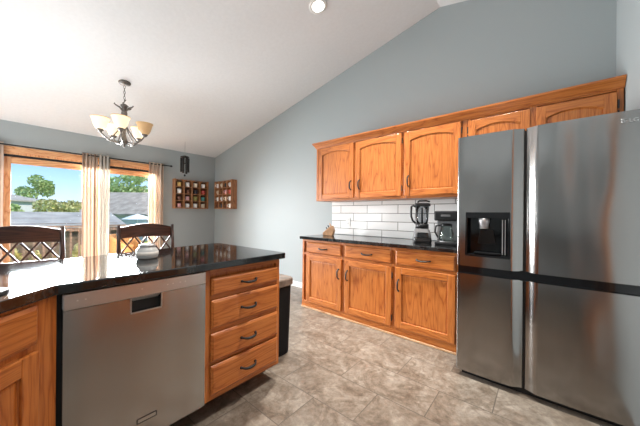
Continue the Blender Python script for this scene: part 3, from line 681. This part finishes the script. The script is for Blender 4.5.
# bin at the end of the peninsula
t = thing('trash_bin', 'tall black bin with a taupe lid beside the end of the peninsula', 'bin', (3.93, -1.640, 0))
rect_loft(MB(), [(0.186, 0.130, 0.001), (0.190, 0.133, 0.02), (0.205, 0.144, 0.585)]).build('bin_body', 'matte', t, 0.004)
rect_loft(MB(), [(0.216, 0.150, 0.586), (0.222, 0.152, 0.596), (0.222, 0.152, 0.640), (0.216, 0.148, 0.650)]).build('lid', 'binlid', t, 0.004)

# ------------------------------------------------------------------ bar stools behind the peninsula
def stool(y, label):
    t_ = thing('bar_stool', label, 'stool', (2.90, y, 0), 0, 'dark wood bar stools along the peninsula')
    w2 = 0.225; sh = 0.64
    rect_loft(MB(), [(0.205, 0.215, sh-0.035), (0.215, 0.225, sh-0.02), (0.212, 0.222, sh)]).build('seat', 'walnut', t_, 0.004, loc=(-0.215*-1*0+0.22, 0, 0))
    for s_ in (-1, 1):
        MB().tube([(0.03, s_*w2, 0.001), (0.015, s_*w2, 0.35), (0.0, s_*w2, sh), (-0.008, s_*w2, 0.85), (-0.02, s_*w2, 1.078)], [0.017, 0.018, 0.019, 0.017, 0.013], 8).build('back_post', 'walnut_v', t_, smooth=True)
        MB().tube([(0.41, s_*0.20, 0.001), (0.40, s_*0.195, 0.35), (0.39, s_*0.19, sh-0.034)], [0.016, 0.018, 0.019], 8).build('front_leg', 'walnut_v', t_, smooth=True)
    # crested top rail
    mb = MB(); k_ = 20; top_, bot = [], []
    for i in range(k_+1):
        q = -1+2*i/k_; yy = q*(w2-0.010); top_.append((-0.030+0.012*q*q*-1, yy, 1.058+0.034*(1-q*q)**1.3)); bot.append((-0.030-0.012*q*q, yy, 0.958+0.010*(1-q*q)))
    for i in range(k_): mb.prism([bot[i], bot[i+1], top_[i+1], top_[i]], (0.022, 0, 0))
    mb.build('top_rail', 'walnut', t_)
    MB().box(-0.013, -w2+0.012, 0.800, 0.007, w2-0.012, 0.829).build('lower_rail', 'walnut', t_, 0.003)
    cw = (2*w2-0.024)/4
    mb = MB()
    for c_ in range(4):
        a = -w2+0.012+c_*cw
        for (y0, y1, xo) in ((a+0.006, a+cw-0.006, -0.002), (a+cw-0.006, a+0.006, -0.006)):
            mb.tube([(xo, y0, 0.828), (xo-0.012, y1, 0.965)], 0.0078, 6)
    mb.build('lattice', 'walnut', t_)
    for z, xo in ((0.22, 0.0), ):
        mb = MB(); mb.tube([(0.40, -0.195, 0.25), (0.40, 0.195, 0.25)], 0.011, 8); mb.tube([(0.018, -w2, 0.3), (0.018, w2, 0.3)], 0.011, 8)
        for s_ in (-1, 1): mb.tube([(0.02, s_*w2, 0.28), (0.40, s_*0.196, 0.28)], 0.011, 8)
        mb.build('stretchers', 'walnut', t_)
    return t_
st1 = stool(-2.228, 'dark wood bar stool behind the candle jar, its lattice back in full view')
st2 = copy_tree(st1); st2.location = (2.90, -3.040, 0); st2['label'] = 'dark wood bar stool at the left edge, its lattice back partly cut off'

# ------------------------------------------------------------------ curtains and rod
t = thing('curtain_rod', 'thin black curtain rod with a finial above the patio door', 'curtain rod', (0, 0, 0))
MB().tube([(0.09, -3.75, 2.125), (0.09, -0.985, 2.130)], 0.010, 10).build('rod', 'black', t, smooth=True)
MB().lathe([(0.0, -0.02), (0.016, -0.012), (0.020, 0.004), (0.015, 0.018), (0.0, 0.026)], (0.09, -0.975, 2.1305), 12, 'Y').build('finial', 'black', t, smooth=True)
for y in (-3.20, -1.135):
    mb = MB(); mb.tube([(0.021, y, 2.105), (0.05, y, 2.105), (0.09, y, 2.115)], 0.006, 8); mb.box(0.0205, y-0.012, 2.08, 0.026, y+0.012, 2.119); mb.build('bracket', 'black', t)
def curtain(y0, y1, mat, label, waves, amp, ztop=2.158, seed=0, spread=0.0):
    rnd = random.Random(seed); ph = [rnd.random()*6 for _ in range(4)]
    mb = MB(); nu, nv = waves*14, 14; g = []
    for j in range(nv+1):
        v_ = j/nv; z = 0.015 + (ztop-0.015)*(1-v_)
        row = []
        for i in range(nu+1):
            u = i/nu; yc = (y0+y1)/2; wd = (y1-y0)*(1+spread*v_)
            a = amp*(0.75+0.25*math.sin(3*v_+ph[0]))
            x = 0.09 + a*math.sin(2*PI*waves*u+ph[1]*0) + 0.006*math.sin(7*u+5*v_+ph[2])
            yy = yc + (u-0.5)*wd + 0.008*math.sin(4*PI*waves*u+ph[3]+2*v_)
            row.append(mb.bm.verts.new((x, yy, z)))
        g.append(row)
    for a, b_ in zip(g, g[1:]):
        for i in range(nu): mb._f([a[i], a[i+1], b_[i+1], b_[i]])
    c_ = mb.build('curtain', mat, smooth=True)
    so = c_.modifiers.new('cloth', 'SOLIDIFY'); so.thickness = 0.0025; so.offset = 0
    tag(c_, label, 'curtain', 'curtains on the patio door rod')
    for i in range(2*waves):                  # metal eyelets on the rod
        yy = y0 + (y1-y0)*(i+0.5)/(2*waves)
    return c_
curtain(-3.38, -3.135, 'cream', 'pale cream curtain at the far left edge of the patio door', 3, 0.030, seed=1)
curtain(-2.316, -2.120, 'tan', 'cream and tan striped curtain, left one of the middle pair', 4, 0.034, seed=2)
curtain(-2.092, -1.948, 'greyc', 'greyish beige curtain, right one of the middle pair', 3, 0.034, seed=3)
curtain(-1.372, -1.118, 'cream', 'cream and peach curtain at the right end of the rod', 4, 0.034, seed=4)

# ------------------------------------------------------------------ mug racks
MUGC = [(0.72, 0.66, 0.55), (0.62, 0.22, 0.18), (0.12, 0.30, 0.28), (0.75, 0.74, 0.72), (0.70, 0.50, 0.22), (0.20, 0.24, 0.34), (0.58, 0.30, 0.34), (0.33, 0.26, 0.20), (0.78, 0.70, 0.66)]
def mug_proto():
    o_ = MB().lathe([(0.0, 0.0), (0.032, 0.0), (0.036, 0.004), (0.038, 0.085), (0.035, 0.085), (0.033, 0.010), (0.0, 0.010)], seg=16).build('mug', 'ceramic', smooth=True)
    return o_
def rack(name, label, loc, rz, W_, H_, dep, where, place, colors):
    t_ = thing(name, label, 'mug rack', loc, rz, 'wooden mug racks')
    mb = MB(); th = 0.020
    mb.box(0, -dep, 0, th, 0, H_); mb.box(W_-th, -dep, 0, W_, 0, H_); mb.mi = 0
    mb.box(th, -dep, 0, W_-th, 0, th)
    cw = (W_-2*th)/4; rh = (H_-th-0.012)/4
    for i in range(1, 4): mb.box(th+i*cw-0.010, -dep+0.002, th, th+i*cw+0.010, 0, H_-0.012)
    # scalloped top: arches over each column
    for i in range(4):
        x0, x1 = th+i*cw+(0.010 if i else 0), th+(i+1)*cw-(0.010 if i < 3 else 0)
        for q in range(10):
            a, b_ = x0+(x1-x0)*q/10, x0+(x1-x0)*(q+1)/10
            f = lambda x: H_-0.012-0.055*(1-math.sqrt(max(0, 1-((x-(x0+x1)/2)/((x1-x0)/2+0.001))**2)))-0.004
            mb.prism([(a, -dep+0.002, f(a)), (b_, -dep+0.002, f(b_)), (b_, -dep+0.002, H_-0.008), (a, -dep+0.002, H_-0.008)], (0, 0.012, 0))
    mb.build('frame', 'rack', t_, 0.002)
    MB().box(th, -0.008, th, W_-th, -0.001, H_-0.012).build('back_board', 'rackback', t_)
    for r_ in range(1, 4):
        for i in range(4):
            x0, x1 = th+i*cw+(0.011 if i else 0.001), th+(i+1)*cw-(0.011 if i < 3 else 0.001)
            MB().box(x0, -dep+0.004, th+r_*rh-0.006, x1, -0.009, th+r_*rh+0.006).build('shelf', 'rack', t_)
    rot = Matrix.Rotation(rz, 4, 'Z'); names = ('bottom', 'third', 'second', 'top'); cn_ = ('first', 'second', 'third', 'fourth')
    for r_ in range(4):
        for i in range(4):
            p = Vector(loc) + rot @ Vector((th+(i+0.5)*cw, -dep*0.60, th+r_*rh+(0.0062 if r_ else 0.0002)))
            mg_ = MUGPROTO if not place else None
            o_ = MUG.copy(); COL.objects.link(o_); o_.location = p
            h_ = MUGH.copy(); COL.objects.link(h_); h_.parent = o_
            o_.rotation_euler = (0, 0, rz - PI/2 + random.uniform(-0.5, 0.5)); sc_ = random.uniform(0.96, 1.08); o_.scale = (sc_*1.02, sc_*1.02, sc_)
            ci, nm = colors[r_][i]; o_.color = (*ci, 1); h_.color = (*ci, 1)
            tag(o_, nm + ' mug in the %s row, %s column, of the rack %s' % (names[r_], cn_[i], where), 'mug', 'mugs ' + where)
MUG = mug_proto(); MUGPROTO = MUG
MUGH = MB().tube([(0.036, 0, 0.070), (0.055, 0, 0.070), (0.064, 0, 0.052), (0.062, 0, 0.030), (0.037, 0, 0.020)], 0.0055, 8).build('handle', 'ceramic', smooth=True)
w_, cr, rd, br, bk_, gn, pk, ye, ol = ((.88, .87, .85), 'white'), ((.84, .74, .58), 'cream'), ((.62, .10, .08), 'red'), ((.16, .07, .045), 'brown'), ((.045, .05, .065), 'black'), ((.10, .33, .30), 'teal'), ((.80, .45, .46), 'pink'), ((.85, .60, .22), 'yellow'), ((.30, .28, .09), 'olive')
cA = [[pk, w_, w_, cr], [br, pk, ol, gn], [w_, br, bk_, rd], [ye, w_, cr, w_]]          # bottom row first
cB = [[br, bk_, br, w_], [w_, w_, cr, w_], [cr, br, pk, rd], [w_, cr, bk_, w_]]
rack('mug_rack', 'wooden mug rack on the window wall, seen almost face on', (0.002, -0.915, 1.293), PI/2, 0.70, 0.60, 0.125, 'on the window wall', None, cA)
rack('mug_rack', 'wooden mug rack on the far wall, seen edge on in the corner', (0.235, -0.002, 1.293), 0, 0.675, 0.605, 0.135, 'on the far wall', None, cB)
bpy.data.objects.remove(MUG); bpy.data.objects.remove(MUGH)

# ------------------------------------------------------------------ wind chime hanging from the ceiling
hx, hy = 0.462, -0.867
t = thing('wind_chime', 'dark metal wind chime hanging from the ceiling above the mug rack', 'wind chime', (hx, hy, cz(hx)))
MB().tube([(0, 0, 0.0), (0, 0, -0.02), (0.01, 0, -0.03), (0.006, 0, -0.045), (0, 0, -0.05), (0, 0, -0.27)], 0.0032, 6).build('hook', 'greymet', t)
MB().lathe([(0.0, -0.26), (0.02, -0.265), (0.075, -0.285), (0.080, -0.30), (0.0, -0.30)], seg=18).build('top_disc', 'black', t, smooth=True)
for i in range(6):
    a = i*PI/3+0.2; z0 = -0.315; z1 = -0.56-0.025*(i % 3)
    MB().tube([(0.062*math.cos(a), 0.062*math.sin(a), -0.30), (0.062*math.cos(a), 0.062*math.sin(a), z0)], 0.0015, 4).tube([(0.062*math.cos(a), 0.062*math.sin(a), z0), (0.062*math.cos(a), 0.062*math.sin(a), z1)], 0.020, 10).build('chime_tube', 'black', t, smooth=True)
MB().tube([(0, 0, -0.30), (0, 0, -0.42)], 0.0015, 5).lathe([(0.03, -0.425), (0.03, -0.41)], seg=14).tube([(0, 0, -0.42), (0, 0, -0.62)], 0.0015, 5).lathe([(0.0, -0.67), (0.016, -0.66), (0.018, -0.645), (0.0, -0.62)], seg=12).build('clapper', 'black', t)

# ------------------------------------------------------------------ chandelier
hx, hy = 1.709, -2.14; top = cz(hx)
t = thing('chandelier', 'five-arm pewter chandelier with amber glass shades hanging over the dining area', 'chandelier', (hx, hy, top))
MB().lathe([(0.0, -0.030), (0.015, -0.030), (0.030, -0.024), (0.058, -0.016), (0.066, -0.004), (0.068, 0.012)], seg=24).build('canopy', 'bronze', t, smooth=True)
mb = MB()
for i in range(6):
    z = -0.035-0.034*i; rot = i % 2; pts = []
    for a in range(13):
        an = 2*PI*a/12; u, v_ = 0.010*math.cos(an), 0.021*math.sin(an); pts.append((u if rot else 0, 0 if rot else u, z-0.018+v_))
    mb.tube(pts, 0.0028, 6, False)
mb.build('chain', 'bronze', t, smooth=True)
zt = 2.605-top
MB().tube([(0.022*math.cos(a*PI/10), 0.022*math.sin(a*PI/10)*0.7, zt-0.005+0.028*math.sin(a*PI/10)) for a in range(21)], 0.005, 8, False).build('top_loop', 'bronze', t, smooth=True)
MB().lathe([(0.0, zt-0.03), (0.02, zt-0.035), (0.045, zt-0.055), (0.030, zt-0.075), (0.022, zt-0.10), (0.034, zt-0.15), (0.030, zt-0.22), (0.020, zt-0.30), (0.018, zt-0.42), (0.034, zt-0.485), (0.046, zt-0.51), (0.034, zt-0.535), (0.012, zt-0.55), (0.016, zt-0.57), (0.0, zt-0.59)], seg=20).build('column', 'bronze', t, smooth=True)
camdir = math.atan2(-3.108-hy, 5.79-hx)
for i in range(5):
    a = camdir + math.radians(-8 + 72*i); ca, sa = math.cos(a), math.sin(a)
    def P(r_, z): return (r_*ca, r_*sa, z)
    zb = zt-0.515; pts = []
    ctrl = [(0.02, zb), (0.08, zb-0.02), (0.145, zb-0.008), (0.195, zb+0.03), (0.222, zb+0.065), (0.235, zb+0.090)]
    arm = MB().tube([P(*c_) for c_ in ctrl], [0.011, 0.010, 0.009, 0.009, 0.009, 0.010], 8).build('arm', 'bronze', t, smooth=True)
    # leaf scroll near the top of the column
    MB().tube([P(0.024, zt-0.12), P(0.05, zt-0.085), P(0.085, zt-0.07), P(0.105, zt-0.055), P(0.095, zt-0.045)], [0.008, 0.011, 0.009, 0.006, 0.003], 8).build('scroll', 'bronze', t, smooth=True)
    # inner strap arm
    MB().tube([P(0.018, zt-0.30), P(0.06, zt-0.38), P(0.11, zt-0.46), P(0.16, zb-0.005)], 0.007, 8).build('strap', 'bronze', t, smooth=True)
    c_ = P(0.235, zb+0.090)
    MB().lathe([(0.0, -0.020), (0.012, -0.016), (0.030, 0.0), (0.036, 0.016), (0.030, 0.020), (0.0, 0.020)], c_, 16).build('shade_cup', 'bronze', arm, smooth=True)
    lit = i != 1
    sh = MB().lathe([(0.034, 0.020), (0.052, 0.034), (0.067, 0.066), (0.076, 0.105), (0.085, 0.138), (0.096, 0.154), (0.094, 0.157), (0.082, 0.140), (0.072, 0.105), (0.063, 0.068), (0.048, 0.037), (0.030, 0.024)], c_, 24).build('glass_shade', 'shade_lit' if lit else 'shade_dim', arm, smooth=True)
    MB().lathe([(0.0905, 0.1500), (0.0965, 0.1530), (0.0970, 0.1585), (0.0910, 0.1590)], c_, 24).build('shade_rim', 'shade_dim', arm, smooth=True)
    if lit:
        MB().lathe([(0.0, 0.021), (0.014, 0.03), (0.024, 0.07), (0.020, 0.09), (0.0, 0.10)], c_, 12).build('bulb', 'bulb', arm, smooth=True)
        l = lamp('chandelier_bulb_light', 'POINT', (c_[0], c_[1], c_[2]+0.13), 1.6, (1, 0.84, 0.62), shadow_soft_size=0.03); l.parent = t

# ------------------------------------------------------------------ outdoors
GZ = -1.2
g = MB().box(-60, -40, GZ-0.1, -0.2, 40, GZ).build('lawn', 'grass'); tag(g, 'green lawn beyond the deck', 'lawn', kind='structure')
g = MB()
for i in range(16): g.box(-2.32+0.137*i, -4.6, -0.13, -2.32+0.137*i+0.130, 1.2, -0.09)
g.box(-2.3, -4.6, -0.28, -0.2, 1.2, -0.131)
g.build('deck', 'deck')['kind'] = 'structure'; tag(bpy.data.objects['deck'], 'wooden deck outside the patio door', 'deck', kind='structure')
t = thing('deck_railing', 'brown wooden deck railing outside the patio door', 'railing', (-2.22, 0, -0.089))
MB().box(-0.06, -4.6, 0.955, 0.06, 1.2, 0.985).build('top_rail', 'railw', t, 0.005)
mb = MB(); mb.box(-0.02, -4.58, 0.86, 0.02, 1.18, 0.93); mb.box(-0.02, -4.58, 0.08, 0.02, 1.18, 0.14); mb.build('cross_rails', 'railw', t)
for i in range(5): MB().box(-0.045, -4.55+1.41*i, 0.0005, 0.045, -4.46+1.41*i, 0.954).build('post', 'railw', t)
for i in range(40):
    y = -4.40+0.14*i
    if min(abs(y-(-4.505+1.41*q)) for q in range(5)) < 0.06: continue
    MB().box(-0.035, y-0.018, 0.10, -0.021, y+0.018, 0.93).build('baluster', 'railw', t)
# wicker chair on the deck
t = thing('wicker_armchair', 'honey coloured wicker armchair on the deck behind the right stool', 'armchair', (-1.15, -1.42, -0.0895), math.radians(35))
rect_loft(MB(), [(0.26, 0.25, 0.36), (0.28, 0.27, 0.38), (0.28, 0.27, 0.44)]).build('seat', 'wicker', t, 0.01)
mb = MB(); k_ = 18; rows = []
for j in range(6):
    z = 0.40+0.42*j/5; rows.append([])
    for i in range(k_+1):
        a = math.radians(20+320*i/k_); hgt = z if abs(i/k_-0.5) < 0.22 else 0.40+(z-0.40)*max(0.5, 1-2.4*(abs(i/k_-0.5)-0.22))
        r_ = 0.27+0.03*j/5; rows[-1].append(mb.bm.verts.new((r_*math.cos(a), r_*math.sin(a), hgt)))
for a, b_ in zip(rows, rows[1:]):
    for i in range(k_): mb._f([a[i], a[i+1], b_[i+1], b_[i]])
bk_o = mb.build('backrest', 'wicker', t, smooth=True); so = bk_o.modifiers.new('weave', 'SOLIDIFY'); so.thickness = 0.03
for sx in (-1, 1):
    for sy in (-1, 1): MB().tube([(sx*0.22, sy*0.21, 0.36), (sx*0.24, sy*0.23, 0.0005)], 0.018, 8).build('leg', 'wicker', t, smooth=True)

FWD = Vector((-0.6444, 0.7647, 0)); RGT = Vector((0.7647, 0.6444, 0)); EYE = Vector((5.79, -3.108, 0))
def at(depth, side, z): p = EYE + FWD*depth + RGT*side; return Vector((p.x, p.y, z))
def house(name, label, wallm, roofm, c_, ang, lx, ly, eave, ridge, hip=True, over=0.4):
    t_ = thing(name, label, 'house', (c_.x, c_.y, GZ), ang)
    MB().box(-lx, -ly, 0.001, lx, ly, eave-GZ).build('walls', wallm, t_)
    a, b_, zE, zR = lx+over, ly+over, eave-GZ-0.05, ridge-GZ; mb = MB(); hl = lx-(ly if hip else -over)
    v = [mb.bm.verts.new(p) for p in ((-a, -b_, zE), (a, -b_, zE), (a, b_, zE), (-a, b_, zE), (-hl, 0, zR), (hl, 0, zR))]
    u = [mb.bm.verts.new(p) for p in ((-a, -b_, zE-0.15), (a, -b_, zE-0.15), (a, b_, zE-0.15), (-a, b_, zE-0.15))]
    for q in ((0, 1, 5, 4), (2, 3, 4, 5), (1, 2, 5), (3, 0, 4)): mb._f([v[i] for i in q])
    for i in range(4): mb._f([u[i], u[(i+1) % 4], v[(i+1) % 4], v[i]])
    mb._f(u); mb.build('roof', roofm, t_); return t_
wallang = math.radians(90)
# px -> side = depth*(px-320)/265
house('garage', 'low neighbouring garage with a pale grey shingle roof just beyond the deck railing', 'fencew', 'shingle', Vector((-7.4, -4.35, 0)), PI/2, 3.75, 1.9, 0.85, 1.20, False, 0.2)
house('house', 'white neighbouring house with a hipped roof at the far left of the window', 'siding', 'shingle', at(29.5, -38.6, 0), math.radians(40.1), 5.0, 2.6, 2.55, 3.5)
house('house', 'neighbouring house with a broad taupe shingle roof filling the right window', 'siding', 'shingle2', at(27, -15.6, 0), math.radians(40.1), 6.2, 4.0, 1.15, 3.28, False)
def crown(mb, c_, r_, n_, size, rnd):
    for _ in range(n_):
        while True:
            p = Vector((rnd.uniform(-1, 1), rnd.uniform(-1, 1), rnd.uniform(-1, 1)))
            if 0.35 < p.length < 1: break
        p = Vector((p.x*r_[0], p.y*r_[1], p.z*r_[2])) + Vector(c_)
        q = Vector((rnd.uniform(-1, 1), rnd.uniform(-1, 1), rnd.uniform(-1, 1))).normalized(); w2 = q.orthogonal().normalized(); s_ = size*rnd.uniform(0.6, 1.3)
        mb._f([mb.bm.verts.new(p+q*s_), mb.bm.verts.new(p+w2*s_*0.6), mb.bm.verts.new(p-q*s_), mb.bm.verts.new(p-w2*s_*0.6)])
def tree(name, label, cat, base, zc, r_, n_, size, mat, seed, lobes=6, group=None):
    rnd = random.Random(seed); t_ = thing(name, label, cat, (base.x, base.y, GZ), 0, group); h = zc-GZ; mb = MB()
    for i in range(lobes):
        a = rnd.uniform(0, 2*PI); k2 = rnd.uniform(0.3, 0.75)
        crown(mb, (r_[0]*k2*math.cos(a), r_[1]*k2*math.sin(a), h+r_[2]*rnd.uniform(-0.6, 0.6)), [x*0.5 for x in r_], n_//lobes, size, rnd)
    mb.build('leaves', mat, t_)
    MB().tube([(0, 0, 0.001), (0.05, 0, h*0.5), (0, 0.05, h)], [0.16, 0.12, 0.05], 8).build('trunk', 'bark', t_, smooth=True); return t_
tree('tree', 'dark green tree rising beside the white house', 'tree', at(38, -40.6, 0), 4.6, (1.8, 1.8, 1.8), 1300, 0.22, 'leaf', 3)
tree('hedge', 'yellow green hedge behind the grey garage roof', 'hedge', at(20.5, -20.2, 0), 1.45, (1.9, 1.4, 0.85), 1800, 0.15, 'leafy', 4, 9)
tree('shrub', 'small green shrub in front of the white house', 'shrub', at(20, -23.0, 0), 1.15, (0.7, 0.7, 0.6), 700, 0.12, 'leaf', 5)
tree('tree', 'broad green tree behind the taupe roof in the right window', 'tree', at(37, -27.0, 0), 5.0, (4.2, 3.2, 2.1), 2200, 0.28, 'leaf', 6, 9)
for i in range(5):
    tree('shrub', 'yellow green shrub growing just below the deck railing', 'shrub', Vector((-3.2, -3.1+0.62*i, 0)), -0.35, (0.24, 0.22, 0.75), 420, 0.09, 'leafy', 20+i, 4, 'shrubs below the deck')
# parasol
pc = at(20, -13.75, 0)
t = thing('parasol', 'open white parasol standing in the yard, seen through the right window', 'parasol', (pc.x, pc.y, GZ))
MB().tube([(0, 0, 0.001), (0, 0, 2.25)], 0.03, 8).build('pole', 'white', t)
mb = MB(); mb.lathe([(1.05, 1.92), (0.55, 2.14), (0.0, 2.33)], seg=8); mb.build('canopy', 'canvas', t).modifiers.new('cloth', 'SOLIDIFY').thickness = 0.01
MB().lathe([(0.28, 0.001), (0.28, 0.06), (0.05, 0.09)], seg=16).build('base', 'grey', t)
